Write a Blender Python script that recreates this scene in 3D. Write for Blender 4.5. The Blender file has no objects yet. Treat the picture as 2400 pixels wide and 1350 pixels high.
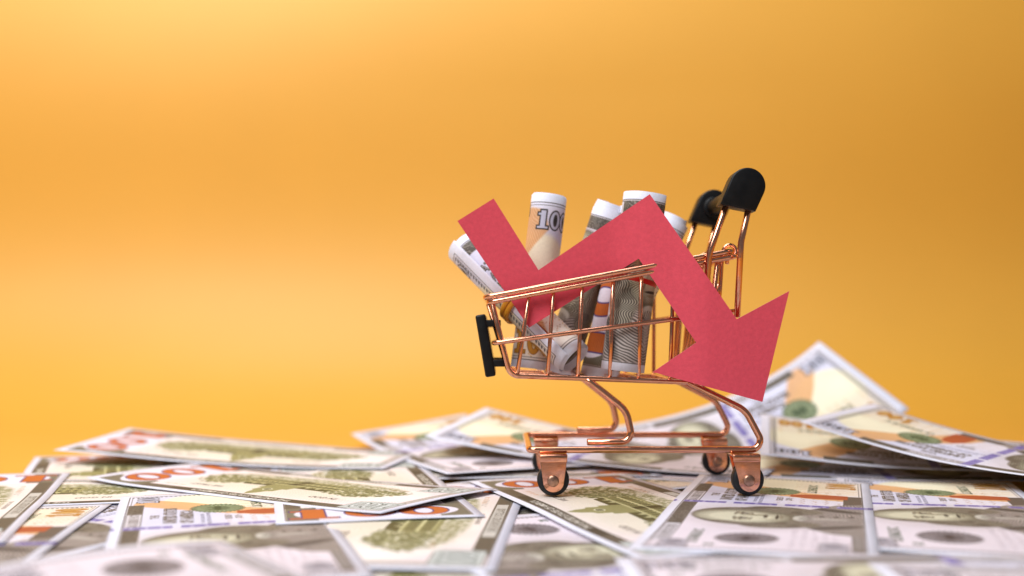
import bpy, bmesh, math, random
import numpy as np
from mathutils import Vector, Matrix

random.seed(7); np.random.seed(7)
SC = bpy.context.scene
COL = SC.collection
MM = 0.001
R = math.radians

# ------------------------------------------------------------------ camera
CAM_H = 59.2          # mm above the note pile
FPX = 2560.0          # focal length in reference pixels (frame 2400 wide)
cd = bpy.data.cameras.new('camera'); cam = bpy.data.objects.new('camera', cd)
COL.objects.link(cam)
cam.location = (0, 0, CAM_H*MM)
cam.rotation_euler = (R(90), 0, 0)
cd.sensor_width = 36.0; cd.lens = 36.0*FPX/2400
cd.shift_y = 100/2400
cd.clip_start = 0.01; cd.clip_end = 20
cd.dof.use_dof = True; cd.dof.focus_distance = 0.390; cd.dof.aperture_fstop = 5.0
cd.dof.aperture_blades = 9
SC.camera = cam

# ------------------------------------------------------------------ world (dim studio room)
w = bpy.data.worlds.new('World'); SC.world = w; w.use_nodes = True
bg = w.node_tree.nodes['Background']
bg.inputs[0].default_value = (0.86, 0.90, 1.0, 1); bg.inputs[1].default_value = 0.17

def area(name, loc, target, size, power, color=(1, 1, 1), sy=None):
    l = bpy.data.lights.new(name, 'AREA'); l.energy = power; l.color = color
    l.shape = 'RECTANGLE' if sy else 'SQUARE'; l.size = size
    if sy: l.size_y = sy
    o = bpy.data.objects.new(name, l); COL.objects.link(o)
    o.location = loc
    o.rotation_euler = (Vector(target)-Vector(loc)).to_track_quat('-Z', 'Y').to_euler()
    return o
area('softbox_key', (-0.60, -0.42, 1.05), (0.02, 0.50, 0.05), 0.75, 20.5, (0.97, 0.98, 1.0))
area('softbox_top', (-0.17, 0.56, 0.74), (-0.15, 0.62, 0.0), 0.55, 4.2, (0.93, 0.965, 1.0), 0.45)

vs = SC.view_settings
vs.view_transform = 'Standard'; vs.look = 'None'; vs.exposure = 0.0; vs.gamma = 1.0
vs.use_curve_mapping = False
SC.render.resolution_x = 1024; SC.render.resolution_y = 576
SC.cycles.max_bounces = 8
SC.cycles.use_denoising = True

# ------------------------------------------------------------------ helpers
def P(px, py, D):
    """a point at distance D (mm) from the camera plane, measured on the photograph"""
    return Vector(((px-1200)*D/FPX, D, CAM_H-(py-775)*D/FPX))
def G(px, py, z=0.0):
    """the same for a point at a known height z (mm)"""
    D = (CAM_H-z)*FPX/(py-775)
    return P(px, py, D)

def new_obj(name, me, parent=None, mat=None):
    o = bpy.data.objects.new(name, me); COL.objects.link(o)
    if mat is not None:
        for m in (mat if isinstance(mat, (list, tuple)) else [mat]): me.materials.append(m)
    if parent is not None:
        o.parent = parent
        if parent.parent is None: o.matrix_parent_inverse = Matrix.Translation(-Vector(parent.location))
    return o
def empty(name, loc_mm):
    o = bpy.data.objects.new(name, None); COL.objects.link(o)
    o.location = Vector(loc_mm)*MM; o.empty_display_size = 0.01
    return o
def tag(o, label, cat, group=None, kind=None):
    if label: o['label'] = label
    if cat: o['category'] = cat
    if group: o['group'] = group
    if kind: o['kind'] = kind
    return o
def mesh(name, verts, faces, smooth=True):
    me = bpy.data.meshes.new(name)
    me.from_pydata([tuple(Vector(v)*MM) for v in verts], [], faces)
    me.validate(); me.update()
    if smooth: me.polygons.foreach_set('use_smooth', [True]*len(me.polygons))
    return me

def fillet(pts, r, closed=False, n=7):
    pts = [Vector(p) for p in pts]
    N = len(pts); out = []
    rr = r if isinstance(r, (list, tuple)) else [r]*N
    for i in range(N):
        if not closed and i in (0, N-1):
            out.append(pts[i]); continue
        a, b, c = pts[i-1], pts[i], pts[(i+1) % N]
        u = (a-b); v = (c-b); lu, lv = u.length, v.length
        if lu < 1e-6 or lv < 1e-6: continue
        u /= lu; v /= lv
        ang = u.angle(v)
        if ang > R(178): out.append(b); continue
        t = min(rr[i]/math.tan(ang/2), lu*0.48, lv*0.48)
        p0, p1 = b+u*t, b+v*t
        for k in range(n+1):
            s = k/n
            # circular-ish arc through a rational bezier
            wgt = math.sin(ang/2)
            d = (1-s)**2 + 2*wgt*s*(1-s) + s*s
            out.append((p0*(1-s)**2 + b*(2*wgt*s*(1-s)) + p1*s*s)/d)
    return out

def tube_geo(path, rad, closed=False, seg=12):
    path = [Vector(p) for p in path]
    # drop doubles
    q = [path[0]]
    for p in path[1:]:
        if (p-q[-1]).length > 1e-4: q.append(p)
    if closed and (q[0]-q[-1]).length < 1e-4: q.pop()
    path = q; N = len(path)
    verts, faces = [], []
    nrm = None
    for i in range(N):
        if closed: t = path[(i+1) % N]-path[i-1]
        else: t = path[min(i+1, N-1)]-path[max(i-1, 0)]
        t.normalize()
        if nrm is None:
            nrm = t.orthogonal().normalized()
        else:
            nrm = (nrm - t*nrm.dot(t)).normalized()
        b = t.cross(nrm)
        for k in range(seg):
            a = 2*math.pi*k/seg
            verts.append(path[i] + (nrm*math.cos(a)+b*math.sin(a))*rad)
    M = N if closed else N-1
    for i in range(M):
        j = (i+1) % N
        # closing twist: match the nearest start
        off = 0
        if closed and j == 0:
            best = min(range(seg), key=lambda s: (verts[i*seg]-verts[s]).length); off = best
        for k in range(seg):
            faces.append((i*seg+k, i*seg+(k+1) % seg, j*seg+(k+1+off) % seg, j*seg+(k+off) % seg))
    if not closed:
        # slightly rounded end caps
        for end, sgn in ((0, -1), (N-1, 1)):
            c = path[end]; t = (path[end]-path[end-1 if end else 1]).normalized()
            base = len(verts)
            for k in range(seg): verts.append(c + (verts[end*seg+k]-c)*0.72 + t*rad*0.28)
            ring = list(range(base, base+seg))
            for k in range(seg):
                f = (end*seg+k, end*seg+(k+1) % seg, ring[(k+1) % seg], ring[k])
                faces.append(f if sgn > 0 else f[::-1])
            faces.append(tuple(ring) if sgn > 0 else tuple(ring[::-1]))
    return verts, faces
def tube(name, path, rad, parent, mat, closed=False, seg=12):
    v, f = tube_geo(path, rad, closed, seg)
    return new_obj(name, mesh(name, v, f), parent, mat)

def lathe(profile, axis_pt, ax, seg=40):
    """profile [(r, h)] turned about the axis ax through axis_pt"""
    ax = Vector(ax).normalized(); n = ax.orthogonal().normalized(); b = ax.cross(n)
    V, F = [], []
    m = len(profile)
    for k in range(seg):
        a = 2*math.pi*k/seg
        d = n*math.cos(a)+b*math.sin(a)
        for r, h in profile: V.append(Vector(axis_pt)+d*r+ax*h)
    for k in range(seg):
        j = (k+1) % seg
        for i in range(m-1):
            F.append((k*m+i, j*m+i, j*m+i+1, k*m+i+1))
    return V, F

def extrude_outline(pts2, y0, y1, bev=0.0, name='x'):
    """outline in XZ (mm) pushed along Y from y0 to y1, with rounded edges"""
    bm = bmesh.new()
    vs_ = [bm.verts.new((x, y0, z)) for x, z in pts2]
    f = bm.faces.new(vs_)
    r = bmesh.ops.extrude_face_region(bm, geom=[f])
    for e in r['geom']:
        if isinstance(e, bmesh.types.BMVert): e.co.y = y1
    bmesh.ops.recalc_face_normals(bm, faces=bm.faces)
    if bev:
        es = [e for e in bm.edges if abs(e.verts[0].co.y-e.verts[1].co.y) < 1e-6]
        bmesh.ops.bevel(bm, geom=es, offset=bev, segments=3, profile=0.5, affect='EDGES', clamp_overlap=True)
    bmesh.ops.scale(bm, vec=(MM, MM, MM), verts=bm.verts)
    me = bpy.data.meshes.new(name); bm.to_mesh(me); bm.free()
    smooth_by_angle(me, 40)
    return me
def smooth_by_angle(me, deg=35):
    me.polygons.foreach_set('use_smooth', [True]*len(me.polygons))
    bm = bmesh.new(); bm.from_mesh(me)
    for e in bm.edges:
        if len(e.link_faces) == 2 and e.calc_face_angle(0) > R(deg): e.smooth = False
    bm.to_mesh(me); bm.free()
def join_mesh(name, parts, smooth=35):
    bm = bmesh.new()
    for me in parts: bm.from_mesh(me)
    me = bpy.data.meshes.new(name); bm.to_mesh(me); bm.free()
    smooth_by_angle(me, smooth)
    return me
def rounded_box(name, lo, hi, bev, rot=None, seg=3):
    bm = bmesh.new(); bmesh.ops.create_cube(bm, size=1)
    lo, hi = Vector(lo), Vector(hi); c = (lo+hi)/2; d = hi-lo
    for v in bm.verts: v.co = Vector((v.co.x*d.x, v.co.y*d.y, v.co.z*d.z))
    bmesh.ops.bevel(bm, geom=bm.edges[:], offset=bev, segments=seg, profile=0.5, affect='EDGES')
    for v in bm.verts:
        if rot is not None: v.co = rot @ v.co
        v.co = (v.co+c)*MM
    me = bpy.data.meshes.new(name); bm.to_mesh(me); bm.free(); smooth_by_angle(me, 50)
    return me

# ------------------------------------------------------------------ materials
def srgb(r, g, b):
    f = lambda c: (c/12.92 if c <= 0.04045 else ((c+0.055)/1.055)**2.4)
    return (f(r/255), f(g/255), f(b/255), 1)
def material(name, color, rough=0.5, metal=0.0, bump=None, vary=None, spec=0.5, rough_vary=None):
    m = bpy.data.materials.new(name); m.use_nodes = True
    nt = m.node_tree; b = nt.nodes['Principled BSDF']
    b.inputs['Base Color'].default_value = color
    b.inputs['Roughness'].default_value = rough; b.inputs['Metallic'].default_value = metal
    b.inputs['Specular IOR Level'].default_value = spec
    tc = nt.nodes.new('ShaderNodeTexCoord')
    def noise(scale, detail=4, stretch=None):
        n = nt.nodes.new('ShaderNodeTexNoise'); n.inputs['Scale'].default_value = scale
        n.inputs['Detail'].default_value = detail
        if stretch:
            mp = nt.nodes.new('ShaderNodeMapping'); mp.inputs['Scale'].default_value = stretch
            nt.links.new(tc.outputs['Object'], mp.inputs[0]); nt.links.new(mp.outputs[0], n.inputs['Vector'])
        else: nt.links.new(tc.outputs['Object'], n.inputs['Vector'])
        return n
    if vary:
        scale, lo, hi = vary
        n = noise(scale, 6); mr = nt.nodes.new('ShaderNodeMapRange')
        mr.inputs['From Min'].default_value = 0.3; mr.inputs['From Max'].default_value = 0.7
        mr.inputs['To Min'].default_value = lo; mr.inputs['To Max'].default_value = hi
        nt.links.new(n.outputs['Fac'], mr.inputs['Value'])
        mx = nt.nodes.new('ShaderNodeMix'); mx.data_type = 'RGBA'; mx.blend_type = 'MULTIPLY'
        mx.inputs['Factor'].default_value = 1
        mx.inputs[6].default_value = color
        nt.links.new(mr.outputs[0], mx.inputs[7]); nt.links.new(mx.outputs[2], b.inputs['Base Color'])
    if rough_vary:
        scale, lo, hi = rough_vary
        n = noise(scale, 5); mr = nt.nodes.new('ShaderNodeMapRange')
        mr.inputs['From Min'].default_value = 0.3; mr.inputs['From Max'].default_value = 0.7
        mr.inputs['To Min'].default_value = lo; mr.inputs['To Max'].default_value = hi
        nt.links.new(n.outputs['Fac'], mr.inputs['Value']); nt.links.new(mr.outputs[0], b.inputs['Roughness'])
    if bump:
        scale, strength, dist = bump
        n = noise(scale, 5); bp = nt.nodes.new('ShaderNodeBump')
        bp.inputs['Strength'].default_value = strength; bp.inputs['Distance'].default_value = dist
        nt.links.new(n.outputs['Fac'], bp.inputs['Height']); nt.links.new(bp.outputs[0], b.inputs['Normal'])
    return m

M_back = material('orange_paper', (0.70, 0.352, 0.034, 1), 0.55, 0, (900, 0.05, 0.0003), (14, 0.985, 1.012), 0.62)
M_copper = material('rose_gold_plating', (0.84, 0.405, 0.255, 1), 0.15, 1.0, (260, 0.10, 0.0004), (140, 0.90, 1.03), 0.5, (300, 0.10, 0.24))
M_rivet = material('dull_copper_rivet', (0.50, 0.29, 0.20, 1), 0.36, 1.0, (900, 0.35, 0.0003), (700, 0.7, 1.1), 0.5)
M_black = material('black_plastic', (0.005, 0.0055, 0.0065, 1), 0.42, 0, (700, 0.12, 0.0003), (400, 0.8, 1.3), 0.22, (250, 0.32, 0.5))
M_rubber = material('black_rubber_tyre', (0.012, 0.012, 0.013, 1), 0.55, 0, (1200, 0.15, 0.0002), (500, 0.7, 1.5), 0.35)
M_red = material('rose_red_card', srgb(210, 74, 90), 0.82, 0, (1500, 0.35, 0.0003), (650, 0.93, 1.06), 0.3)
M_rededge = material('card_edge', srgb(228, 150, 160), 0.8)
M_rbred = material('red_elastic', srgb(196, 30, 24), 0.42, 0, (600, 0.2, 0.0003), None, 0.4)
M_rbamber = material('amber_elastic', srgb(205, 140, 40), 0.40, 0, (600, 0.2, 0.0003), None, 0.4)
M_edge = material('banknote_edge', srgb(226, 224, 228), 0.85)

# ------------------------------------------------------------------ banknote print, drawn by code
S = 12                      # working pixels per mm
NW, NH = 156, 66
yy, xx = np.mgrid[0:NH*S, 0:NW*S]
GX = (xx+0.5)/S; GY = (yy+0.5)/S          # mm, origin bottom left
def vnoise(cell, seed, w_=NW, h_=NH):
    rs = np.random.RandomState(seed)
    nx, ny = int(w_/cell)+3, int(h_/cell)+3
    g = rs.rand(ny, nx)
    fx = GX/cell; fy = GY/cell
    ix = fx.astype(int); iy = fy.astype(int); tx = fx-ix; ty = fy-iy
    tx = tx*tx*(3-2*tx); ty = ty*ty*(3-2*ty)
    return (g[iy, ix]*(1-tx)+g[iy, ix+1]*tx)*(1-ty)+(g[iy+1, ix]*(1-tx)+g[iy+1, ix+1]*tx)*ty
NOI1 = vnoise(1.1, 1); NOI2 = vnoise(4.0, 2); NOI3 = vnoise(0.45, 3); NOI4 = vnoise(12, 4)
class Art:
    def __init__(s, base): s.c = np.ones((NH*S, NW*S, 3))*np.array(base)/255.0
    def put(s, mask, col, a=1.0):
        m = np.clip(mask*a, 0, 1)[..., None]
        s.c = s.c*(1-m)+np.array(col)/255.0*m
    def sub(s, sl, mask, col, a=1.0):
        m = np.clip(mask*a, 0, 1)[..., None]
        s.c[sl] = s.c[sl]*(1-m)+np.array(col)/255.0*m
def rect(x0, y0, x1, y1, soft=0.06):
    d = np.minimum(np.minimum(GX-x0, x1-GX), np.minimum(GY-y0, y1-GY))
    return np.clip(d/soft+0.5, 0, 1)
def ell(cx, cy, rx, ry, soft=0.08, rot=0):
    c, s_ = math.cos(R(rot)), math.sin(R(rot))
    X = (GX-cx)*c+(GY-cy)*s_; Y = -(GX-cx)*s_+(GY-cy)*c
    d = (1-np.sqrt((X/rx)**2+(Y/ry)**2))*min(rx, ry)
    return np.clip(d/soft+0.5, 0, 1)
def polym(pts, soft=0):
    m = np.zeros(GX.shape, bool); n = len(pts)
    for i in range(n):
        (x0, y0), (x1, y1) = pts[i], pts[(i+1) % n]
        if y0 == y1: continue
        cnd = ((GY >= min(y0, y1)) & (GY < max(y0, y1)))
        xi = x0+(GY-y0)*(x1-x0)/(y1-y0)
        m ^= cnd & (GX < xi)
    m = m.astype(float)
    if soft: m = blur(m, soft)
    return m
def blur(m, r_mm):
    k = max(1, int(r_mm*S))
    for ax in (0, 1):
        for _ in range(2):
            c = np.cumsum(np.pad(m, [(k+1, k) if a == ax else (0, 0) for a in (0, 1)], mode='edge'), axis=ax)
            n = m.shape[ax]
            hi = np.take(c, np.arange(2*k+1, 2*k+1+n), axis=ax); lo = np.take(c, np.arange(0, n), axis=ax)
            m = (hi-lo)/(2*k+1)
    return m
_tri = {}
def text_tris(txt, off):
    key = (txt, off)
    if key in _tri: return _tri[key]
    cu = bpy.data.curves.new('t', 'FONT'); cu.body = txt; cu.resolution_u = 3; cu.offset = off
    cu.align_x = 'CENTER'
    ob = bpy.data.objects.new('t', cu)
    me = bpy.data.meshes.new_from_object(ob); me.calc_loop_triangles()
    co = np.array([v.co[:2] for v in me.vertices]) if len(me.vertices) else np.zeros((0, 2))
    tr = [co[list(t.vertices)] for t in me.loop_triangles]
    bpy.data.objects.remove(ob); bpy.data.curves.remove(cu); bpy.data.meshes.remove(me)
    _tri[key] = tr
    return tr
def text(art, txt, cx, cy, h, col, rot=0, sx=1.0, off=0.0, a=1.0):
    """capital height about h mm, centred on (cx, cy)"""
    tr = text_tris(txt, off)
    if not tr: return
    k = h/0.70; c, s_ = math.cos(R(rot)), math.sin(R(rot))
    mask = np.zeros(GX.shape, np.float32)
    for t in tr:
        X = t[:, 0]*k*sx; Y = (t[:, 1]-0.35)*k
        X, Y = cx+X*c-Y*s_, cy+X*s_+Y*c
        i0, i1 = int(max(0, X.min()*S-1)), int(min(NW*S, X.max()*S+2))
        j0, j1 = int(max(0, Y.min()*S-1)), int(min(NH*S, Y.max()*S+2))
        if i1 <= i0 or j1 <= j0: continue
        gx = GX[j0:j1, i0:i1]; gy = GY[j0:j1, i0:i1]
        def e(p, q): return (X[q]-X[p])*(gy-Y[p])-(Y[q]-Y[p])*(gx-X[p])
        a0, a1, a2 = e(0, 1), e(1, 2), e(2, 0)
        ins = ((a0 >= 0) & (a1 >= 0) & (a2 >= 0)) | ((a0 <= 0) & (a1 <= 0) & (a2 <= 0))
        mask[j0:j1, i0:i1] = np.maximum(mask[j0:j1, i0:i1], ins)
    art.put(mask, col, a)
def digits100(art, cx, cy, h, wd, col, line, rot=0, lw=0.35, fill=None, dark_in=None):
    """banknote style 1-0-0, h tall, each digit wd wide, drawn with serifs"""
    c, s_ = math.cos(R(rot)), math.sin(R(rot))
    X = (GX-cx)*c+(GY-cy)*s_; Y = -(GX-cx)*s_+(GY-cy)*c
    def elm(ox, rx, ry):
        d = (1-np.sqrt(((X-ox)/rx)**2+(Y/ry)**2))*min(rx, ry); return np.clip(d/0.10+0.5, 0, 1)
    def box(x0, y0, x1, y1):
        d = np.minimum(np.minimum(X-x0, x1-X), np.minimum(Y-y0, y1-Y)); return np.clip(d/0.10+0.5, 0, 1)
    def layer(g, color, inner):
        one = np.maximum(box(-wd*1.28-g, -h/2-g, -wd*0.86+g, h/2+g),
                         np.maximum(box(-wd*1.52-g, -h/2-g, -wd*0.62+g, -h/2+h*0.11+g),
                                    box(-wd*1.50-g, h/2-h*0.26-g, -wd*0.95, h/2-h*0.15+g)))
        m = one
        for ox in (0, wd*1.03):
            o = elm(ox, wd*0.47+g, h/2+g)
            i = elm(ox, max(wd*0.20-g*inner, 0.05), max(h*0.34-g*inner, 0.1))
            m = np.maximum(m, o*(1-i))
        art.put(m, color)
    layer(lw, line, 1); layer(0, col, 1)
    if dark_in:
        for ox in (0, wd*1.03): art.put(elm(ox, wd*0.10, h*0.27), dark_in)
def outline_text(art, txt, cx, cy, h, dark, light, rot=0, sx=1.0, o=0.045):
    text(art, txt, cx, cy, h, dark, rot, sx, o); text(art, txt, cx+0.08, cy+0.1, h, light, rot, sx, -0.012)
def engrave(period, ang, wob=0.6):
    c, s_ = math.cos(R(ang)), math.sin(R(ang))
    ph = (GX*c+GY*s_+wob*(NOI2-0.5)*3)/period
    return 0.5+0.5*np.sin(2*math.pi*ph)
INK = (74, 68, 62); PAPER = (216, 216, 230)

def draw_front():
    A = Art(PAPER)
    inner = rect(4, 3.2, 152, 62.8, 0.5)
    A.put(inner, (225, 219, 229), 0.9)
    A.put(inner*blur(rect(0, 0, 62, 66), 6), (226, 214, 222), 0.8)
    A.put(inner*blur(rect(84, 30, 152, 62), 5), (200, 203, 228), 0.7)
    # fine guilloche ground
    g1 = np.sin(GX*5.2+3*np.sin(GY*0.35))*np.sin(GY*4.4+2.5*np.sin(GX*0.22))
    A.put(inner*np.clip(g1*1.6, 0, 1)*(GX < 112), (184, 172, 186), 0.30)
    # cream blank area on the right
    A.put(blur(ell(135, 33, 19, 18.5, 0.2), 0.9)*inner, (236, 229, 202), 1.0)
    A.put(inner*blur(rect(112, 3, 152, 25), 2.0), (226, 212, 190), 0.75)
    # peach quill sweep
    q = polym([(131, 61), (137, 60), (140, 53), (133, 44), (124, 34), (116, 22), (110, 6), (98, 6), (101, 20), (108, 34), (117, 47), (125, 57)])
    A.put(blur(q, 0.4)*inner, (222, 172, 120), 0.85)
    A.put(blur(q, 0.3)*inner*(engrave(0.9, 35) > .5), (196, 136, 84), 0.50)
    # golden script rows
    for x in (120, 124.5, 129.5, 133.5, 138.5, 147):
        m = np.clip(1-np.abs(GX-x-0.6*np.sin(GY*3.1+x))/0.34, 0, 1)*rect(4.5, 4, 151, 27)*(NOI3 > 0.40)
        A.put(m, (190, 136, 60), 0.9)
    # frame
    for mg, my, tck in ((4.0, 3.0, 0.34), (5.1, 4.1, 0.2)):
        fr = rect(mg, my, NW-mg, NH-my)-rect(mg+tck, my+tck, NW-mg-tck, NH-my-tck)
        A.put(np.clip(fr, 0, 1), INK, 0.9)
    # tooth line on both short ends
    for x0 in (149.7, 5.9):
        m = (np.abs(GX-x0) < 0.75) & (((GY*0.62) % 1.0) < 0.30+0.5*np.clip((GX-x0+0.7)/1.4, 0, 1)) & (GY > 4) & (GY < 62)
        A.put(m.astype(float), (58, 58, 66), 0.9)
    # top bar: dark engraved and light lettered cartouches
    for x0, x1 in ((110, 130), (45, 83)):
        A.put(rect(x0, 57.4, x1, 62.4), (80, 73, 65))
        A.put(rect(x0, 57.4, x1, 62.4)*((engrave(0.75, 60, 1.6)*NOI3) > 0.36), (168, 160, 148), 0.55)
    for x0, x1, t in ((83, 110, 'FEDERAL RESERVE NOTE'), (16, 45, 'THE UNITED STATES')):
        A.put(rect(x0, 57.4, x1, 62.4), (200, 195, 202))
        A.put(rect(x0, 57.4, x1, 62.4)-rect(x0+.25, 57.65, x1-.25, 62.15), INK)
        outline_text(A, t, (x0+x1)/2, 59.9, 2.7, (78, 70, 68), (220, 217, 222), 0, 0.64)
    A.put(rect(90, 3.4, 111, 9.5), (86, 76, 68)); A.put(rect(90, 3.4, 111, 9.5)*(engrave(.6, 90, .3) > .6), (140, 128, 118), .5)
    A.put(rect(8, 3.6, 40, 7.0), (104, 96, 90)); A.put(rect(12, 4, 36, 6.6)*engrave(1.0, 0, 0.1), (196, 190, 192), 0.7)
    # words right of the portrait
    outline_text(A, 'THE', 103.5, 53.6, 2.6, (60, 54, 50), (186, 178, 180), 0, 0.95)
    outline_text(A, 'UNITED STATES', 105.5, 48.9, 3.6, (60, 54, 50), (186, 176, 172), 0, 0.78, 0.06)
    outline_text(A, 'OF AMERICA', 102.5, 43.7, 3.6, (60, 54, 50), (186, 176, 172), 0, 0.80, 0.06)
    for k, t in enumerate(('THIS NOTE IS LEGAL TENDER', 'FOR ALL DEBTS, PUBLIC AND PRIVATE')):
        text(A, t, 98, 38.8-1.9*k, 1.15, (66, 66, 92), 0, 0.75, 0.01)
    text(A, 'SERIES', 98.5, 30.8, 2.1, INK, 0, 0.9, 0.02); text(A, '2019', 98.5, 27.7, 2.1, INK, 0, 0.95, 0.02)
    # handwriting lines in brown
    for k in range(6):
        y = 11+k*4.0
        m = np.clip(1-np.abs(GY-y-0.9*np.sin(GX*2.3+k)*np.cos(GX*0.9+2*k)-0.35*np.sin(GX*6.1))/0.34, 0, 1)*rect(89, 4, 121, 33)*(NOI1 > 0.28)
        A.put(m, (150, 102, 70), 0.7)
    # portrait: an elderly head with long hair over a coat, built from engraved lines
    vig = blur(ell(62, 32, 25, 28, 0.5), 3.0)*inner
    A.put(vig*(engrave(0.55, 90, .25) > .45), (150, 140, 136), 0.40)
    coat = blur(polym([(31, 3.4), (35, 13), (45, 20), (55, 24.5), (70, 24.5), (79, 19.5), (89, 12), (93, 3.4)]), 0.4)*inner
    A.put(coat, (182, 171, 165))
    A.put(coat*(GX < 62)*(engrave(1.05, 68, 0.45) > 0.48), (74, 67, 63), 0.86)
    A.put(coat*(GX >= 62)*(engrave(1.05, 112, 0.45) > 0.48), (74, 67, 63), 0.86)
    A.put(coat*blur(polym([(59, 24), (65, 24), (63, 8), (61, 8)]), 0.5), (176, 170, 162), 0.7)
    for x, r_ in ((46, 24), (79, -24)): A.put(coat*ell(x, 13, 2.4, 11, 1.6, r_), (50, 45, 42), 0.65)
    for y in (7, 11.5, 16): A.put(ell(66.8, y, .9, .9, .2), (52, 46, 42), .9)
    hair = np.clip(ell(62, 39, 14.5, 17.5, 1.2)+ell(49.5, 28, 6.2, 12, 1.2, 8)+ell(74.5, 28, 6.2, 12, 1.2, -8), 0, 1)
    wav = np.sin((GX+1.6*np.sin(GY*0.42)+1.1*np.sin(GY*.9+1))*6.4)
    A.put(hair, (128, 119, 104)); A.put(hair*(wav > 0.0), (58, 52, 46), 0.85)
    A.put(hair*(wav < -0.62)*(NOI2 > .42), (190, 182, 164), 0.8)
    face = ell(62, 37.5, 10.4, 13.8, 0.6); bald = ell(62, 47.5, 9.0, 8.2, 0.7); fb = np.clip(face+bald, 0, 1)
    A.put(fb, (206, 202, 178))
    sh = np.clip((np.hypot((GX-60.5)/11.0, (GY-41)/16.5)-0.58)*2.0, 0, 1)
    hl = engrave(0.62, -58, .9); h2 = engrave(0.62, 40, .9)
    A.put(fb*(hl < sh*0.95), (92, 86, 72), 0.80); A.put(fb*(h2 < (sh-.45)*1.3), (78, 72, 60), 0.75)
    for x, o in ((58.0, -1), (66.2, 1)):
        A.put(ell(x, 40.0, 3.0, 2.0, 0.9), (140, 132, 110), 0.85); A.put(ell(x, 39.6, 2.1, 0.95, 0.3), (214, 210, 190), 0.8)
        A.put(ell(x+.1, 39.6, 0.95, 0.9, 0.2), (56, 51, 45), 0.85); A.put(ell(x, 40.7, 2.4, 0.35, 0.2, 4*o), (74, 68, 58), 0.75)
        A.put(ell(x, 42.6, 3.0, 0.65, 0.3, -6*o), (112, 104, 88), 0.75); A.put(ell(x, 37.6, 2.3, 0.4, .3, 6*o), (120, 112, 94), .8)
        A.put(ell(62.3+o*4.3, 32.0, 0.4, 3.2, .3, 16*o), (120, 112, 94), .7)
    A.put(ell(64.0, 36.3, 1.1, 3.8, 0.7), (128, 120, 98), 0.8); A.put(ell(62.6, 33.2, 2.5, 0.7, 0.35), (70, 64, 54), 0.9)
    A.put(ell(62.2, 29.6, 3.6, 0.5, 0.25), (54, 48, 42), 0.97); A.put(ell(62.2, 28.2, 2.8, 0.6, 0.4), (130, 120, 100), 0.85)
    A.put(ell(62.2, 25.2, 4.6, 0.6, 0.4), (110, 102, 86), 0.8)
    A.put(ell(62, 22.4, 4.2, 2.4, 0.5), (190, 186, 176)); A.put(ell(62, 20.8, 3.4, 2.2, 0.4)*(hl > .5), (96, 90, 84), .85)
    # blue-violet ribbon
    rib = rect(83.4, 0, 87.2, 66, 0.1)
    A.put(rib*(((GY+3) % 17) < 14.4), (122, 110, 170), 0.92); A.put(rib*NOI1*(((GY+3) % 17) < 14.4), (86, 78, 152), 0.65)
    A.put(rib*(np.abs(((GY*0.9) % 4)-2) < 0.5)*(NOI1 > .45), (196, 190, 216), 0.6)
    # copper inkwell
    well = polym([(103, 8), (112, 8), (112.4, 12), (112.0, 22), (110.6, 25.4), (110.2, 27.6), (105.2, 27.6), (104.6, 25.2), (102.6, 22), (102.4, 12)])
    A.put(blur(well, 0.15), (178, 88, 52)); A.put(well*(engrave(0.6, 60) > .55), (148, 66, 36), 0.5)
    def seal(cx, cy, r, col, pale):
        rr = np.sqrt((GX-cx)**2+(GY-cy)**2); th = np.arctan2(GY-cy, GX-cx)
        edge = r+0.4*np.sign(np.sin(th*32))
        A.put((rr < edge).astype(float), col, 0.95)
        A.put(((rr < edge)*(np.sin(rr*9.0) > 0.2)).astype(float), pale, 0.40)
        for q in (0.90, 0.82, 0.58, 0.52): A.put(np.clip(1-np.abs(rr-r*q)/0.22, 0, 1), pale, 0.9)
        ring = ((rr < r*0.79) & (rr > r*0.61) & (np.sin(th*24+np.floor(th*4)) > 0.0)).astype(float)
        A.put(ring, pale, 0.75)
        A.put((rr < r*0.48).astype(float), pale, 0.35)
        A.put((rr < r*0.46)*(np.abs(GY-cy) < r*0.12).astype(float), col, 0.9)
        A.put(((np.abs(np.abs(GX-cx)-r*0.24) < r*0.07) & (rr < r*0.44)).astype(float), col, 0.9)
        A.put(((np.abs(GX-cx) < r*0.07) & (GY < cy+r*0.2) & (rr < r*0.44)).astype(float), col, 0.9)
    seal(117, 33.5, 8.8, (58, 74, 48), (176, 186, 150))
    seal(24.5, 36, 9.0, (70, 62, 64), (170, 163, 168))
    # serial numbers
    text(A, 'LB 25436218 C', 128, 20.5, 3.2, (50, 70, 50), 0, 0.78, 0.03)
    text(A, 'LB 25436218 C', 26, 51.0, 3.2, (50, 70, 50), 0, 0.78, 0.03)
    text(A, 'B2', 12.5, 45.5, 2.8, (50, 70, 50), 0, 0.8, 0.03)
    for k in range(5):
        m = np.clip(1-np.abs(GY-23+k*2.9-0.7*np.sin(GX*2.9+k*2))/0.30, 0, 1)*rect(10, 8, 42, 25)*(NOI1 > .32)
        A.put(m, (100, 88, 100), 0.75)
    # corner numbers
    digits100(A, 142.2, 56.4, 6.8, 4.7, (190, 193, 214), (52, 48, 46), 0, 0.50, dark_in=(52, 48, 46))
    digits100(A, 12.6, 55.4, 7.6, 3.9, (200, 194, 208), (52, 48, 46), 0, 0.48, dark_in=(52, 48, 46))
    digits100(A, 14.0, 11.8, 7.6, 3.9, (200, 194, 208), (52, 48, 46), 0, 0.48, dark_in=(52, 48, 46))
    digits100(A, 139.6, 10.6, 10.2, 5.4, (184, 128, 44), (138, 92, 36), 0, 0.34, dark_in=(206, 166, 88))
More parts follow.
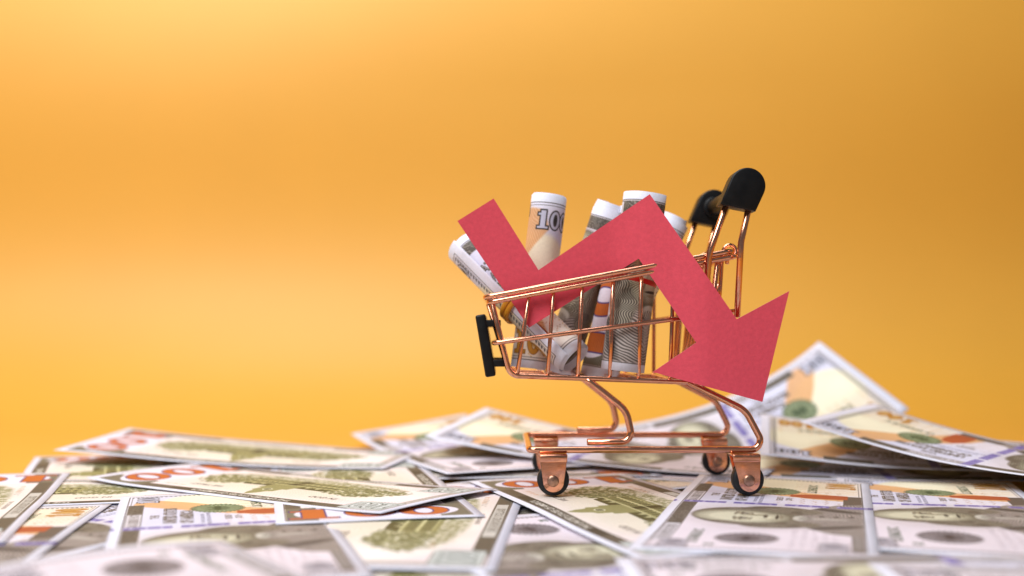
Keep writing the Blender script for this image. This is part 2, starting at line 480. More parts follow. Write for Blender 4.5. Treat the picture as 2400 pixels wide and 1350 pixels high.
    A.c *= (0.975+0.05*NOI4)[..., None]; A.c *= (0.98+0.04*NOI3)[..., None]
    return A.c

def draw_back():
    A = Art(PAPER)
    inner = rect(4, 3, 152, 63, 0.4)
    A.put(inner, (233, 220, 224), 0.95)
    A.put(inner*blur(rect(30, 10, 118, 56), 9), (228, 221, 205), 0.9)
    g1 = np.sin(GX*4.6+3*np.sin(GY*0.30))*np.sin(GY*4.1+2.5*np.sin(GX*0.25))
    A.put(inner*np.clip(g1*1.6, 0, 1), (206, 186, 176), 0.45)
    OL = (84, 80, 56); DK = (70, 63, 52)
    fr = rect(4.0, 3.0, 152, 63)-rect(4.35, 3.35, 151.65, 62.65); A.put(np.clip(fr, 0, 1), DK, .9)
    for y0, y1 in ((57.4, 62.6), (3.4, 8.6)):
        A.put(rect(18, y0, 128, y1), (110, 101, 87))
        A.put(rect(18, y0, 128, y1)*(engrave(0.6, 60, .8) > .55), (58, 52, 42), 0.7)
    A.put(rect(36, 58.0, 110, 62.0), (72, 65, 54)); A.put(rect(44, 4.0, 102, 8.0), (194, 189, 182))
    text(A, 'THE UNITED STATES OF AMERICA', 73, 60.0, 2.7, (220, 215, 206), 0, 0.88, 0.02)
    outline_text(A, 'ONE HUNDRED DOLLARS', 73, 6.0, 2.7, DK, (216, 213, 206), 0, 0.92)
    for y in (54.6, 11.4):
        A.put(rect(4.6, y-7.4, 24, y+7.4), (206, 209, 208)); A.put(rect(4.6, y-7.4, 24, y+7.4)-rect(4.95, y-7.05, 23.65, y+7.05), DK)
        A.put(rect(5.2, y-6.8, 23.4, y+6.8)*(engrave(0.9, 90, .3) > .5), (140, 152, 148), 0.6)
        digits100(A, 14.0, y, 9.4, 5.0, (210, 215, 215), (60, 70, 64), 0, 0.55)
    A.put(rect(4.6, 19, 8.2, 47)*(engrave(0.6, 0, .1) > .4), OL, 0.7)
    A.put(blur(ell(28, 33, 19, 15.5, 0.2), 0.7)*rect(8.5, 17, 60, 49), (236, 229, 224), 0.85)
    # big orange vertical number on the right
    A.put(blur(ell(139.5, 33, 13.2, 29, 0.2), 0.6)*inner, (224, 219, 232), 0.95)
    for y in (57.5, 8.5):
        cm = rect(127, y-5, 151.6, y+5)*np.clip(1-ell(139.5, 33, 13.6, 27.0, 0.2), 0, 1)
        A.put(cm, (92, 86, 70), 0.9); A.put(cm*(engrave(.7, 45, .4) > .6), (140, 134, 112), .6)
    digits100(A, 139.6, 30.6, 18.0, 17.2, (196, 106, 46), (78, 62, 120), 90, 0.55)
    orange = (np.abs(A.c[..., 0]-196/255) < 0.03)*(np.abs(A.c[..., 2]-46/255) < 0.04)
    A.put((engrave(0.8, 0, 0.1) > .5)*orange, (172, 84, 32), 0.6)
    # sky glow, trees and the long hall with its bell tower
    tex = 0.5*NOI1+0.5*NOI3; l1 = engrave(0.62, 84, 0.7); l2 = engrave(0.75, 4, 0.3)
    sky = blur(ell(74, 37, 50, 19, 1), 4.0)
    A.put(sky*(engrave(0.8, 90, .8) > .5), (198, 191, 160), 0.40)
    trees = np.clip(ell(40, 32, 15, 10, 1)+ell(109, 32, 14, 11, 1)+ell(50, 28, 13, 8, 1)+ell(98, 28, 13, 8, 1)+ell(29, 28, 9, 6.5, 1)+ell(117, 27, 8, 6, 1), 0, 1)
    tb_ = blur(trees, 1.3); trees = np.clip((tb_+(NOI1-.5)*1.1+(NOI3-.5)*.5-.5)*3, 0, 1)*np.clip((tb_-.08)*8, 0, 1)
    A.put(trees, (148, 146, 104), 0.95); A.put(trees*(tex > 0.50), (98, 97, 62), 0.85); A.put(trees*(tex < 0.38), (184, 180, 132), 0.7)
    hall = polym([(50, 22), (50, 33.5), (53, 38.5), (66.5, 38.5), (66.5, 43), (68.5, 43), (68.5, 48), (70.5, 49), (71.5, 53), (74, 57), (76.5, 53), (77.5, 49), (79.5, 48), (79.5, 43), (81.5, 43), (81.5, 38.5), (95, 38.5), (98, 33.5), (98, 22)])
    A.put(hall, (160, 155, 108)); A.put(hall*(l2 > 0.5), (112, 108, 64), 0.75)
    for x in np.arange(52, 96.5, 2.9):
        for y in (24.0, 29.0):
            if not 70 < x < 76.5: A.put(rect(x, y, x+1.3, y+3.2), (56, 54, 30), 0.95); A.put(rect(x-.25, y-.5, x+1.55, y-.1), (206, 200, 156), .9)
    A.put(rect(71.4, 22, 76.6, 33), (64, 60, 34), 0.95); A.put(ell(74, 45.2, 2.0, 2.0), (222, 217, 190)); A.put(ell(74, 45.2, 1.5, 1.5), (90, 86, 56))
    for y in (33.2, 27.8): A.put(rect(50, y, 98, y+.55), (214, 208, 162), .95)
    A.put(polym([(50, 33.8), (53, 38.5), (66.5, 38.5), (66.5, 33.8)])+polym([(81.5, 33.8), (81.5, 38.5), (95, 38.5), (98, 33.8)]), (74, 70, 40), .85)
    for x in (57, 62, 86, 91): A.put(polym([(x, 34), (x+2.6, 34), (x+1.3, 36.6)]), (204, 198, 152), .95)
    ground = blur(polym([(24, 22), (124, 22), (114, 16), (84, 13.5), (58, 14), (34, 16.5)]), 1.0)
    A.put(ground*(0.35+0.65*(tex > 0.48)), (152, 149, 108), 0.85); A.put(ground*(l1 > .62)*(NOI1 > .45), (84, 82, 48), .75)
    text(A, 'IN GOD', 42, 49.0, 2.7, (84, 70, 66), 0, 0.95, 0.02); text(A, 'WE TRUST', 103, 49.0, 2.7, (84, 70, 66), 0, 0.95, 0.02)
    text(A, 'INDEPENDENCE HALL', 74, 11.4, 1.5, (92, 80, 72), 0, 0.9, 0.01)
    text(A, 'USA 100', 30, 20.4, 1.6, (168, 126, 96)); text(A, '100 100 100 100', 112, 13, 1.8, (206, 156, 116), 0, .9); text(A, '100 100 100', 116, 53.5, 1.8, (206, 156, 116), 0, .9)
    m = np.clip(1-np.abs(GY-12.5-0.8*np.sin(GX*1.9))/0.3, 0, 1)*rect(98, 9, 112, 16); A.put(m, (96, 84, 76), .8)
    A.c *= (0.975+0.05*NOI4)[..., None]; A.c *= (0.98+0.04*NOI3)[..., None]
    return A.c

def to_image(name, arr):
    a = arr.reshape(NH*S//2, 2, NW*S//2, 2, 3).mean((1, 3))
    h, w_ = a.shape[:2]
    img = bpy.data.images.new(name, w_, h, alpha=False)
    buf = np.ones((h, w_, 4), np.float32); buf[..., :3] = np.clip(a, 0, 1)
    img.pixels.foreach_set(buf.ravel()); img.update(); img.pack()
    return img
def print_material(name, arr):
    m = material(name, (1, 1, 1, 1), 0.62, 0, (1400, 0.10, 0.0002), None, 0.3)
    nt = m.node_tree; b = nt.nodes['Principled BSDF']
    t = nt.nodes.new('ShaderNodeTexImage'); t.image = to_image(name, arr); t.extension = 'EXTEND'
    t.interpolation = 'Cubic'
    uv = nt.nodes.new('ShaderNodeUVMap'); uv.uv_map = 'UVMap'
    nt.links.new(uv.outputs[0], t.inputs[0])
    n2 = nt.nodes.new('ShaderNodeTexNoise'); n2.inputs['Scale'].default_value = 55; n2.inputs['Detail'].default_value = 3
    b2 = nt.nodes.new('ShaderNodeBump'); b2.inputs['Strength'].default_value = 0.35; b2.inputs['Distance'].default_value = 0.0012
    tc = nt.nodes.new('ShaderNodeTexCoord'); nt.links.new(tc.outputs['Object'], n2.inputs['Vector'])
    nt.links.new(n2.outputs['Fac'], b2.inputs['Height'])
    nt.links.new(b2.outputs[0], b.inputs['Normal'].links[0].from_node.inputs['Normal'])
    nt.links.new(t.outputs['Color'], b.inputs['Base Color'])
    return m
M_front = print_material('banknote_front_print', draw_front())
M_rear = print_material('banknote_back_print', draw_back())

# ------------------------------------------------------------------ the setting: one sheet of orange paper swept up behind
def build_backdrop():
    prof = []; y, z, s = -250.0, -4.0, 0.0
    prof.append((y, z))
    y = 640.0
    for i in range(20): prof.append((-250+(y+250)*(i+1)/20, z))
    ang = 0.0; step = 8.0; ds = 0
    while z < 760:
        ds += step
        if ds < 330: ang = R(95)*(0.5-0.5*math.cos(math.pi*ds/330))
        elif ds < 520: ang = R(95)-R(16)*(0.5-0.5*math.cos(math.pi*(ds-330)/190))
        else: ang = R(79)+R(8)*(0.5-0.5*math.cos(math.pi*min(1, (ds-520)/260)))
        y += step*math.cos(ang); z += step*math.sin(ang)
        prof.append((y, z))
    nx = 60; V = []; F = []
    for i, (py_, pz) in enumerate(prof):
        for k in range(nx+1):
            x = -1300+2600*k/nx
            hgt = max(0, min(1, (pz-40)/200))
            wob = hgt*(5*math.sin(x/210+pz/330+0.6)+3*math.sin(x/95-pz/160+2.0))
            V.append((x, py_+wob, pz))
    for i in range(len(prof)-1):
        for k in range(nx):
            a = i*(nx+1)+k
            F.append((a, a+1, a+nx+2, a+nx+1))
    o = new_obj('backdrop', mesh('backdrop', V, F), None, M_back)
    tag(o, 'plain orange paper backdrop curving up behind the cart', 'backdrop', kind='structure')
build_backdrop()

# ------------------------------------------------------------------ flat and curled banknotes
def sm(a, b, x):
    t = max(0.0, min(1.0, (x-a)/(b-a))); return t*t*(3-2*t)
def heap(x, y):
    """gentle unevenness of the whole pile, level under the cart's wheels"""
    dx = max(0, 5-x, x-95); dy = max(0, 378-y, y-462)
    k = sm(0, 45, math.hypot(dx, dy))
    return k*(0.45*math.sin(x/41+0.4)*math.cos(y/37)+0.25*math.sin(x/23-y/29+1.3)-0.3)
NU, NV = 40, 16
def banknote(label, side, uv, at, yaw, th=(0, 0), rho=(0, 0), bow=0.0, edge=0.0, p=1.0, rp=1.0, seed=0, group=True):
    """uv: the point of the note (0..1) that lies at 'at' (mm); th: slope at the left and right end; rho: roll at both ends"""
    L, H = 156.0, 66.3
    psi = R(yaw); ch, sh = math.cos(psi), math.sin(psi)
    # spine
    sp = [Vector((0, 0, 0))]
    def theta(u): return R(th[0]+(th[1]-th[0])*(u**p))
    for i in range(NU):
        t = theta((i+0.5)/NU)
        sp.append(sp[-1]+Vector((math.cos(t)*ch, math.cos(t)*sh, math.sin(t)))*(L/NU))
    def pos(u, v):
        f = u*NU; i = min(int(f), NU-1); c = sp[i].lerp(sp[i+1], f-i)
        t = theta(u); r = R(rho[0]+(rho[1]-rho[0])*(u**rp))
        n1 = Vector((-sh, ch, 0)); up = Vector((-math.sin(t)*ch, -math.sin(t)*sh, math.cos(t)))
        y = n1*math.cos(r)+up*math.sin(r); nn = up*math.cos(r)-n1*math.sin(r)
        d = (2*v-1)
        return c + y*(d*H/2) + nn*(bow*(1-d*d)+edge*(abs(2*u-1)**3)), nn
    off = Vector(at)-pos(*uv)[0]
    top, bot = [], []
    for i in range(NU+1):
        for j in range(NV+1):
            q, nn = pos(i/NU, j/NV); q = q+off
            low = 1-sm(3, 14, q.z)
            q = q+Vector((0, 0, heap(q.x, q.y)*low))
            q += nn*0.10*math.sin(i*0.33+seed*1.7)*math.sin(j*0.42+seed)
            top.append(q); bot.append(q-nn*0.11)
    n = len(top); W = NV+1; F = []; UV = []; MI = []
    a_, b_ = (0, 1) if side == 'front' else (1, 0)
    for i in range(NU):
        for j in range(NV):
            k = i*W+j
            F.append((k, k+W, k+W+1, k+1)); MI.append(a_)
            UV += [(i/NU, j/NV), ((i+1)/NU, j/NV), ((i+1)/NU, (j+1)/NV), (i/NU, (j+1)/NV)]
            F.append((n+k+1, n+k+W+1, n+k+W, n+k)); MI.append(b_)
            UV += [(1-i/NU, (j+1)/NV), (1-(i+1)/NU, (j+1)/NV), (1-(i+1)/NU, j/NV), (1-i/NU, j/NV)]
    rim = [(i*W, (i+1)*W) for i in range(NU)]+[(NU*W+j, NU*W+j+1) for j in range(NV)] + \
          [((i+1)*W+NV, i*W+NV) for i in reversed(range(NU))]+[(j+1, j) for j in reversed(range(NV))]
    for s, e in rim:
        F.append((s, n+s, n+e, e)); MI.append(2); UV += [(0, 0)]*4
    me = bpy.data.meshes.new('banknote')
    me.from_pydata([tuple(v*MM) for v in top+bot], [], F)
    uvl = me.uv_layers.new(name='UVMap')
    uvl.data.foreach_set('uv', [c for t in UV for c in t])
    me.polygons.foreach_set('material_index', MI)
    me.polygons.foreach_set('use_smooth', [m_ != 2 for m_ in MI])
    me.update()
    # origin at the note's middle
    c = Vector(me.vertices[(NU//2)*W+NV//2].co)
    me.transform(Matrix.Translation(-c))
    o = new_obj('banknote', me, None, [M_front, M_rear, M_edge]); o.location = c
    tag(o, label, 'banknote', 'hundred banknotes spread over the surface' if group else None)
    return o

n_ = 0
def note(*a, **k):
    global n_; n_ += 1
    return banknote(*a, seed=n_, **k)
# lowest layer first (mm heights): the bare sheet must not show through
note('face-up note mostly buried at far right under the curled notes', 'front', (0.5, 1.0), G(2140, 1123, -1.4), 176, rho=(-4, -4))
note('face-up note showing a green and orange corner behind the cart between its wheels', 'front', (1, 0.5), G(1640, 1105, -2.2), 35)
note('face-up note lying at a slant just left of the far rear wheel', 'front', (0.0, 0.5), G(1560, 1125, -2.0), 62)
note('back-up note whose orange number stands behind the near front wheel', 'back', (1, 0.5), G(1518, 1092, -1.4), 4)
note('back-up note with its dark corner poking out below the highest far-left note', 'back', (1, 1), G(82, 1068, -1.8), 110)
note('pale back-up note wedged in the gap below the long slanted note at left', 'back', (0, 1), G(480, 1174, -1.5), 188)
note('face-up note at left edge with gold number and copper inkwell partly covered', 'front', (1, 0), G(262, 1180, -1.7), 98)
note('face-up note at bottom centre with black seal, tucked under two others', 'front', (0.17, 0.55), G(1250, 1240, -1.5), -69)
note('back-up note at bottom centre with pale left end toward the camera', 'back', (0, 0), G(1162, 1334, -1.2), 86)
note('face-up note at bottom right, second from the cart, copper inkwell showing', 'front', (1, 0), G(2370, 1129, -0.7), 74)
note('back-up note cut by left picture edge with orange number at its far end', 'back', (1, 0), G(167, 1108, -1.0), 105.5)
note('face-up note at lower left with green seal, cream end and violet strip', 'front', (1, 1), G(285, 1162, -1.1), 107)
note('back-up note left of the cart with its orange number upright toward the camera', 'back', (1, 0), G(646, 1228, -0.6), -77)
note('long slanted back-up note lying uppermost at centre left', 'back', (1, 1), G(200, 1117, 0.5), 146, edge=1.2, bow=0.5)
note('back-up note under the near front wheel of the cart', 'back', (1, 1), G(1098, 1126, -0.35), 109)
note('face-up note under the near rear wheel of the cart', 'front', (1, 1), G(1640, 1112, -0.10), 73)
note('face-up note lying across the bottom right edge, out of focus', 'front', (0, 1), G(1440, 1303, 0.6), 1.5)
note('blurred note in the bottom right corner nearest the camera', 'front', (0, 1), G(2030, 1318, 0.9), -4)
note('blurred face-up note arching up at bottom left nearest the camera', 'front', (0, 1), G(520, 1264, 3.6), -51, bow=2.0, th=(-2, 0))
note('back-up note lifted highest at far left with orange number', 'back', (1, 1), G(125, 1055, 5.0), 170, th=(0, 5), rho=(0, -4))
# deeper notes that only show in the gaps
note('face-up note glimpsed in the gap between the two lower-left notes', 'front', (0.5, 0.5), (-138, 348, -2.4), 64)
note('back-up note peeping out at the bottom centre edge', 'back', (0.5, 0.5), (-20, 262, -2.6), 12)
note('face-up note under everything at the bottom left corner', 'front', (0.5, 0.5), (-150, 262, -2.9), 20)
note('back-up note under everything between the cart and bottom right notes', 'back', (0.5, 0.5), (70, 300, -3.0), 140)
note('face-up note glimpsed just left of the note under the near front wheel', 'front', (0.5, 0.5), (4, 372, -2.8), 150)
# the curled back row
note('curled face-up note behind the cart at centre left, its far corner lifted', 'front', (1, 1), G(822, 1018, 3.0), 113, th=(0, 5), rho=(0, -8))
note('curled face-up note just behind the front end of the cart, cream end up', 'front', (1, 0), P(1140, 955, 565), 157, th=(0, 11), rho=(0, -8))
note('face-up note standing highest at back right, its corner curled up', 'front', (1, 1), P(1920, 800, 590), 8, th=(-2, 36), rho=(14, 38), p=1.3)
note('face-up note behind the near rear wheel, lower of the two curled at right', 'front', (1, 1), P(1782, 1066, 462), 168, th=(0, 6), rho=(-3, -11))
note('curled face-up note at far right lying over another, right end raised', 'front', (1, 0), P(2050, 945, 515), 135, th=(0, 17), p=1.6, rho=(0, -4))

# ------------------------------------------------------------------ toy shopping cart
cart = empty('toy_shopping_cart', (46, 421, 0))
tag(cart, 'miniature rose-gold wire shopping cart with black handle and wheels', 'toy cart')
YM = 421.0
def mir(p): return Vector((p.x, 2*YM-p.y, p.z))
W_RIM, W_WIRE, W_ROD, W_LEG = 0.98, 0.76, 1.15, 1.22

# chassis
near = [P(1618, 897, 398), P(1748, 962, 394), P(1797, 1054, 393), P(1241, 1054, 393)]
path = near+[mir(p) for p in reversed(near)]
tube('chassis_frame', fillet(path, [0, 9, 3.4, 2.2, 2.2, 3.4, 9, 0], n=9), W_LEG, cart, M_copper, seg=16)
sup = [P(1378, 1036, 396.5), P(1484, 1036, 396.5), P(1468, 962, 397), P(1372, 886, 400)]
path = sup+[mir(p) for p in reversed(sup)]
tube('front_support', fillet(path, [0, 3.6, 9, 3, 3, 9, 3.6, 0], n=9), W_LEG*1.06, cart, M_copper, seg=16)

# casters
def caster(px, far, lean):
    c = P(px, 1122, 393); x0 = c.x; yc = 393 if not far else 2*YM-393
    zc = 5.75; ztop = 14.6
    # fork plates
    def plate(yf, yb):
        o = []
        wt, rb = 5.0, 3.75
        o += [(x0-wt+lean, ztop), (x0+wt+lean, ztop)]
        for k in range(13):
            a = math.pi*k/12
            o.append((x0+math.cos(a)*rb, zc-0.4-math.sin(a)*rb*1.0))
        return extrude_outline(o, yf, yb, 0.18, 'plate')
    parts = [plate(yc-3.9, yc-3.1), plate(yc+3.1, yc+3.9),
             rounded_box('top', (x0-5.0+lean, yc-3.9, ztop-0.5), (x0+5.0+lean, yc+3.9, ztop+0.5), 0.45),
             rounded_box('fold', (x0-4.9+lean, yc-4.25, ztop-2.3), (x0+4.9+lean, yc-3.4, ztop+0.3), 0.4)]
    fork = new_obj('caster', join_mesh('caster', parts), cart, M_copper)
    pr = [(1.2, -2.3), (4.6, -2.35), (5.35, -2.2), (5.65, -1.7), (5.75, -1.0), (5.75, 1.0), (5.65, 1.7), (5.35, 2.2), (4.6, 2.35), (1.2, 2.3), (1.2, -2.3)]
    v, f = lathe(pr, (x0, yc, zc), (0, 1, 0), 48)
    wo = new_obj('wheel', mesh('wheel', v, f), None, M_rubber); wo.parent = fork
    for s in (-1, 1):
        dome = [(2.15, 0), (2.1, 0.28), (1.7, 0.55), (1.0, 0.72), (0.001, 0.78)]
        v, f = lathe([(r, s*h) for r, h in dome], (x0-0.2, yc+s*3.85, zc-0.1), (0, 1, 0), 28)
        ro = new_obj('rivet', mesh('rivet', v, f), None, M_rivet); ro.parent = fork
for px, lean in ((1296, 0.0), (1752, -1.0)):
    for far in (False, True): caster(px, far, lean)

# basket: double rim, side frames, cross wires
def rimY(x): return 397.0-3.6*max(0, min(1, (x+9)/89))
F0 = P(1146, 709, 397); F1 = P(1727, 600, 393.5)
def rim_z(x): return F0.z+(F1.z-F0.z)*(x-F0.x)/(F1.x-F0.x)
def on_rim(x, dz=0, dy=0): return Vector((x, rimY(x)+dy, rim_z(x)+dz))
lo = [on_rim(F0.x), on_rim(F1.x)]
basket_loop = lo+[mir(p) for p in reversed(lo)]
basket = new_obj('basket', mesh('basket', *tube_geo(fillet(basket_loop, 3.0, True, 9), W_RIM, True)), cart, M_copper)
def bchild(name, path, rad, mat=None, closed=False, seg=10, par=None):
    v, f = tube_geo(path, rad, closed, seg)
    o = new_obj(name, mesh(name, v, f), None, mat or M_copper); o.parent = par or basket
    return o
up = [on_rim(F0.x-1.2, 2.15, -0.2), on_rim(F1.x-1.2, 2.15, -0.2)]
bchild('rim_wire', fillet(up+[mir(p) for p in reversed(up)], 3.4, True, 9), W_RIM, closed=True, seg=12)
m0, m1 = P(1158, 804, 398), P(1722, 729, 394.5)
bchild('middle_wire', fillet([m1, m0, mir(m0), mir(m1)], 2.6, n=8), W_RIM*0.9)
B0, B1 = P(1196, 880, 400.5), P(1648, 897, 399)
def bot_z(x): return B0.z+(B1.z-B0.z)*(x-B0.x)/(B1.x-B0.x)
for s in (0, 1):
    a = [on_rim(F0.x+1.2, -0.6, 1.2), B0, B1, on_rim(F1.x-6.5, -0.4, 1.6)]
    if s: a = [mir(p) for p in a]
    bchild('side_frame', fillet(a, [0, 5.0, 3, 0], n=9), W_RIM)
for tx, bx in ((1241, 1213), (1298, 1284), (1365, 1355), (1438, 1430), (1504, 1497), (1580, 1571), (1660, 1630)):
    xt = (tx-1200)*396/FPX; xb = (bx-1200)*400/FPX
    t = on_rim(xt, 0.2, 1.55); b = Vector((xb, 400.2, bot_z(xb)+0.75))
    bchild('cross_wire', fillet([t, b, mir(b), mir(t)], 1.5, n=5), W_WIRE)
for y in (408.5, 421, 433.5):
    a = [Vector((F0.x-0.4, y, rim_z(F0.x)-0.3)), Vector((B0.x, y, B0.z-0.6)), Vector((B1.x+1.5, y, B1.z-0.6))]
    bchild('floor_wire', fillet(a, [0, 4.5, 0], n=8), W_WIRE)
bchild('rear_crossbar', [Vector((B1.x+0.6, 399, B1.z+0.9)), Vector((B1.x+0.6, 443, B1.z+0.9))], W_WIRE)

# rear gate, hinged on the rim with curled hooks
gx0, gz0, gx1, gz1 = 75.6, 76.0, 69.0, 44.5
gl = [Vector((gx0, 398.5, gz0)), Vector((gx1, 401, gz1)), Vector((gx1, 441, gz1)), Vector((gx0, 443.5, gz0))]
gate = new_obj('rear_gate', mesh('rear_gate', *tube_geo(fillet(gl, 2.0, True, 6), W_WIRE*1.1, True, 10)), cart, M_copper)
for k in range(1, 6):
    y = 399.5+k*43/6
    bchild('gate_wire', [Vector((gx0-0.8, y, gz0-0.2)), Vector((gx1-0.8, 421+(y-421)*0.93, gz1+0.2))], W_WIRE, par=gate)
rz = rim_z(F1.x)+2.15
for s in (0, 1):
    y = 399.0; cx, cz = F1.x-1.4, rz
    hook = [Vector((cx-4.0, y, gz0-9)), Vector((cx-3.4, y, gz0-1)), Vector((cx-2.6, y, cz-1))]
    for k in range(13):
        a = R(190-25*k); hook.append(Vector((cx+2.25*math.cos(a), y-0.10*k, cz+2.25*math.sin(a))))
    hook.append(Vector((cx-1.2, y-1.4, cz-4.6)))
    if s: hook = [mir(p) for p in hook]
    bchild('hinge_hook', hook, W_WIRE, par=gate)

# handle: grip, end caps, two rods at each side
hc = P(1745, 446, 391); gr = 3.1
v, f = tube_geo([Vector((hc.x, 391, hc.z)), Vector((hc.x, 2*YM-391, hc.z))], gr, seg=24)
grip = new_obj('handle_grip', mesh('handle_grip', v, f), cart, M_black)
def hchild(name, me, mat):
    o = new_obj(name, me, None, mat); o.parent = grip
    return o
def capmesh(y0, y1):
    a = math.atan2(P(1751, 437, 389).x-P(1728, 487, 389).x, P(1751, 437, 389).z-P(1728, 487, 389).z)
    c = P(1747, 438, 391); o = []
    ax = Vector((math.sin(a), math.cos(a))); sd = Vector((math.cos(a), -math.sin(a)))
    r = 6.45
    for k in range(19):
        t = math.pi*k/18
        o.append(Vector((c.x, c.z))+sd*(r*math.cos(t))+ax*(r*math.sin(t)))
    for q in (P(1685, 480, 389), P(1769, 496, 389)): o.append(Vector((q.x, q.z)))
    return extrude_outline([tuple(q) for q in o], y0, y1, 0.7, 'end_cap')
for y0, y1 in ((386.8, 395.2), (2*YM-395.2, 2*YM-386.8)):
    hchild('end_cap', capmesh(y0, y1), M_black)
    ym = 395.6 if y0 < YM else 2*YM-395.6
    pr = [(3.0, -1.6), (4.0, -1.6), (4.3, -1.2), (4.3, 1.2), (4.0, 1.6), (3.0, 1.6)]
    v, f = lathe(pr, (hc.x, ym, hc.z), (0, 1, 0), 32)
    hchild('collar', mesh('collar', v, f), M_black)
for pts, rr in (([P(1759, 470, 391), P(1737, 568, 391), P(1728, 742, 392.3)], 14),
                ([P(1706, 470, 391), P(1663, 592, 391), P(1654, 690, 392.5), P(1628, 892, 398)], 14)):
    for s in (0, 1):
        q = [mir(p) for p in pts] if s else pts
        v, f = tube_geo(fillet(q, rr, n=8), W_ROD, seg=12)
        hchild('handle_rod', mesh('handle_rod', v, f), M_copper)

# black plate clipped to the front end
a = -math.atan2(P(1150, 884, 402).x-P(1125, 737, 402).x, P(1125, 737, 402).z-P(1150, 884, 402).z)
cpl = P(1139, 810, 404)
plate = new_obj('front_plate', rounded_box('front_plate', (cpl.x-1.95, 402.5, cpl.z-11.6), (cpl.x+1.95, 439.5, cpl.z+11.6), 0.8, Matrix.Rotation(a, 3, 'Y')), cart, M_black)
for px, py in ((1158, 758), (1172, 851)):
    for s in (0, 1):
        c = P(px, py, 404)
        bx = rounded_box('peg', (c.x-3.3, 402.9, c.z-1.3), (c.x+2.6, 406.5, c.z+1.3), 0.35)
        if s:
            for v_ in bx.vertices: v_.co.y = 2*YM*MM-v_.co.y
            bx.flip_normals()
        o = new_obj('peg', bx, None, M_black); o.parent = plate

# ------------------------------------------------------------------ rolled banknotes in the basket
def rolled(top, bot, r_out, phi_end, label, outside='front', u_shift=0.0, turns_gap=0.20, tele=0.0, loose=0.0, length=156.0, name='banknote_roll', flare=0.0):
    """a note rolled about the line bot->top; phi 0 faces the camera, phi grows to the right"""
    top, bot = Vector(top), Vector(bot)
    ax = (top-bot).normalized(); mid = (top+bot)/2; H = 66.3
    fwd = Vector((0, -1, 0)); fwd = (fwd-ax*fwd.dot(ax)).normalized()
    rgt = ax.cross(fwd) * -1
    if rgt.x < 0: rgt = -rgt
    n_s = 190; nv = 10
    # march from the free outer end inward
    pts = []; phi = phi_end; r = r_out+loose
    ds = length/n_s
    for i in range(n_s+1):
        pts.append((phi, r))
        phi -= ds/max(r, 1.5)
        dec = ds/(2*math.pi*max(r, 1.5))*turns_gap
        if loose and i*ds < 22: dec += loose*ds/22
        r -= dec
    outer, inner = [], []; W = nv+1
    for i, (ph, r) in enumerate(pts):
        for j in range(W):
            v = j/nv; d = rgt*math.sin(ph)+fwd*math.cos(ph)
            rr = r*(1+0.035*math.sin(2*ph+r_out*9)+0.015*math.sin(3*ph+v*1.5)) + flare*(2*v-1)**2*max(0, 1-i/40)
            base = mid+ax*((v-0.5)*H + tele*(i/n_s-0.2) + 0.35*math.sin(ph+r_out*3)*(1-i/n_s))
            outer.append(base+d*rr); inner.append(base+d*(rr-0.11))
    n = len(outer); F, UV, MI = [], [], []
    a_, b_ = (0, 1) if outside == 'front' else (1, 0)
    for i in range(n_s):
        u0 = 1-i/n_s*length/156+u_shift; u1 = 1-(i+1)/n_s*length/156+u_shift
        for j in range(nv):
            k = i*W+j
            F.append((k+W, k, k+1, k+W+1)); MI.append(a_)
            UV += [(u1, j/nv), (u0, j/nv), (u0, (j+1)/nv), (u1, (j+1)/nv)]
            F.append((n+k, n+k+W, n+k+W+1, n+k+1)); MI.append(b_)
            UV += [(1-u0, j/nv), (1-u1, j/nv), (1-u1, (j+1)/nv), (1-u0, (j+1)/nv)]
    for i in range(n_s):
        k = i*W; F.append((k, k+W, n+k+W, n+k)); MI.append(2); UV += [(0, 0)]*4
        k = i*W+nv; F.append((k+W, k, n+k, n+k+W)); MI.append(2); UV += [(0, 0)]*4
    for j in range(nv):
        F.append((j, n+j, n+j+1, j+1)); MI.append(2); UV += [(0, 0)]*4
    c = mid-ax*H/2
    me = bpy.data.meshes.new(name); me.from_pydata([tuple((v-c)*MM) for v in outer+inner], [], F)
    uvl = me.uv_layers.new(name='UVMap'); uvl.data.foreach_set('uv', [q for t in UV for q in t])
    me.polygons.foreach_set('material_index', MI); me.polygons.foreach_set('use_smooth', [m_ != 2 for m_ in MI]); me.update()
    o = new_obj(name, me, None, [M_front, M_rear, M_edge]); o.location = c*MM
    if label: tag(o, label, 'banknote roll', 'rolled banknotes standing in the cart')
    return o
def axis(tx, ty, td, bx, by, bd):
    t, b = P(tx, ty, td), P(bx, by, bd); m = (t+b)/2; d = (t-b).normalized()*33.1
    return m+d, m-d
rolled(*axis(1287, 462, 420, 1238, 862, 420), 6.7, R(150), 'upright rolled note with outlined number 100 at its top, in the arrow\'s notch', tele=1.0)
rolled(*axis(1087, 578, 432, 1345, 838, 406), 7.0, R(-8), 'slanting rolled note sticking out over the front end of the cart', tele=-1.0, turns_gap=0.30, loose=0.7)
rolled(*axis(1428, 494, 426, 1306, 868, 434), 6.6, R(170), 'leaning rolled note half hidden behind the middle of the red arrow', tele=4.0, loose=1.6, u_shift=-0.42)
rolled(*axis(1511, 452, 408, 1457, 872, 406), 8.0, R(68), 'thick roll with a portrait, held by the red elastic behind the arrow\'s peak', u_shift=-0.585, turns_gap=0.35, loose=0.9)
rolled(*axis(1488, 506, 423, 1402, 868, 421), 6.6, R(95), 'rolled note showing an orange digit, squeezed beside the portrait roll', outside='back', tele=-1.0)
rolled(*axis(1574, 520, 437, 1410, 868, 436), 6.3, R(120), 'rightmost rolled note leaning toward the handle, mostly hidden by the arrow', tele=3.0, loose=0.9)

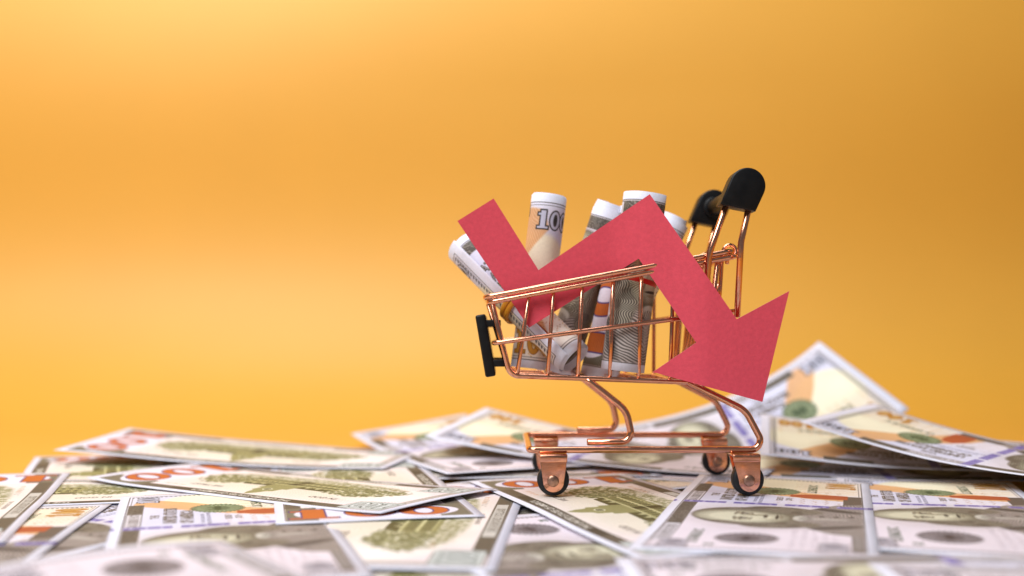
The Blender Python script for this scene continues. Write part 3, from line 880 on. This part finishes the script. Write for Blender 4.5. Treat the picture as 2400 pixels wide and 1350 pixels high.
def elastic(top, bot, t, r, width, thick, label, mat, tilt=0.0, loops=1):
    top, bot = Vector(top), Vector(bot); ax = (top-bot).normalized(); c = bot.lerp(top, t)
    ax2 = (ax+Vector((tilt, 0, 0))).normalized()
    V, F = [], []
    for k in range(loops):
        o = (k-(loops-1)/2)*width*1.15
        pr = [(r, o-width/2), (r+thick*.7, o-width/2), (r+thick, o-width/3), (r+thick, o+width/3), (r+thick*.7, o+width/2), (r, o+width/2), (r, o-width/2)]
        v, f = lathe(pr, (0, 0, 0), ax2, 48)
        F += [tuple(i+len(V) for i in q) for q in f]; V += v
    ob = new_obj('rubber_band', mesh('rubber_band', V, F), None, mat); ob.location = c*MM
    tag(ob, label, 'rubber band')
tb = axis(1087, 578, 432, 1345, 838, 406)
elastic(*tb, 0.47, 7.9, 2.0, 0.9, 'amber rubber band around the slanting rolled note', M_rbamber, loops=2)
tb = axis(1511, 452, 408, 1457, 872, 406)
elastic(*tb, 0.51, 8.15, 1.9, 0.6, 'red rubber band around the thick portrait roll', M_rbred, tilt=0.12)

# ------------------------------------------------------------------ red paper arrow hooked over the near rim
def arrow():
    px = [(1072, 518), (1157, 465), (1262, 633), (1523, 455), (1727, 748), (1850, 682), (1787, 942), (1530, 872), (1632, 803), (1497, 606), (1240, 768)]
    def depth(x):
        xm = (x-1200)*0.154
        base = rimY(xm)
        k = sm(34, 56, xm); k2 = sm(52, 72, xm)
        return base + 3.3 - 4.7*k - 4.4*k2
    bm = bmesh.new()
    f = bm.faces.new([bm.verts.new((x, 0, y)) for x, y in px])
    for xc in range(1080, 1850, 9):
        bmesh.ops.bisect_plane(bm, geom=bm.verts[:]+bm.edges[:]+bm.faces[:], plane_co=(xc, 0, 0), plane_no=(1, 0, 0))
    for v in bm.verts: v.co = P(v.co.x, v.co.z, depth(v.co.x))
    bmesh.ops.recalc_face_normals(bm, faces=bm.faces)
    for fc in bm.faces: fc.material_index = 0
    r = bmesh.ops.extrude_face_region(bm, geom=bm.faces[:])
    for e in r['geom']:
        if isinstance(e, bmesh.types.BMVert): e.co.y += 0.35
    for fc in bm.faces: fc.material_index = 0
    bmesh.ops.recalc_face_normals(bm, faces=bm.faces)
    for fc in bm.faces:
        if abs(fc.normal.y) < 0.5: fc.material_index = 1
    c = P(1500, 700, 394)
    for v in bm.verts: v.co = (v.co-c)*MM
    me = bpy.data.meshes.new('paper_arrow'); bm.to_mesh(me); bm.free(); smooth_by_angle(me, 40)
    o = new_obj('paper_arrow', me, None, [M_red, M_rededge]); o.location = c*MM
    tag(o, 'red zigzag paper arrow pointing down right, hooked over the cart rim', 'paper arrow')
arrow()

# the cart stands turned by a degree and a half
_p = Vector((46, 394, 0))*MM; _rz = R(0.8)
cart.location = _p+Matrix.Rotation(_rz, 3, 'Z') @ (Vector(cart.location)-_p)
cart.rotation_euler = (0, 0, _rz)
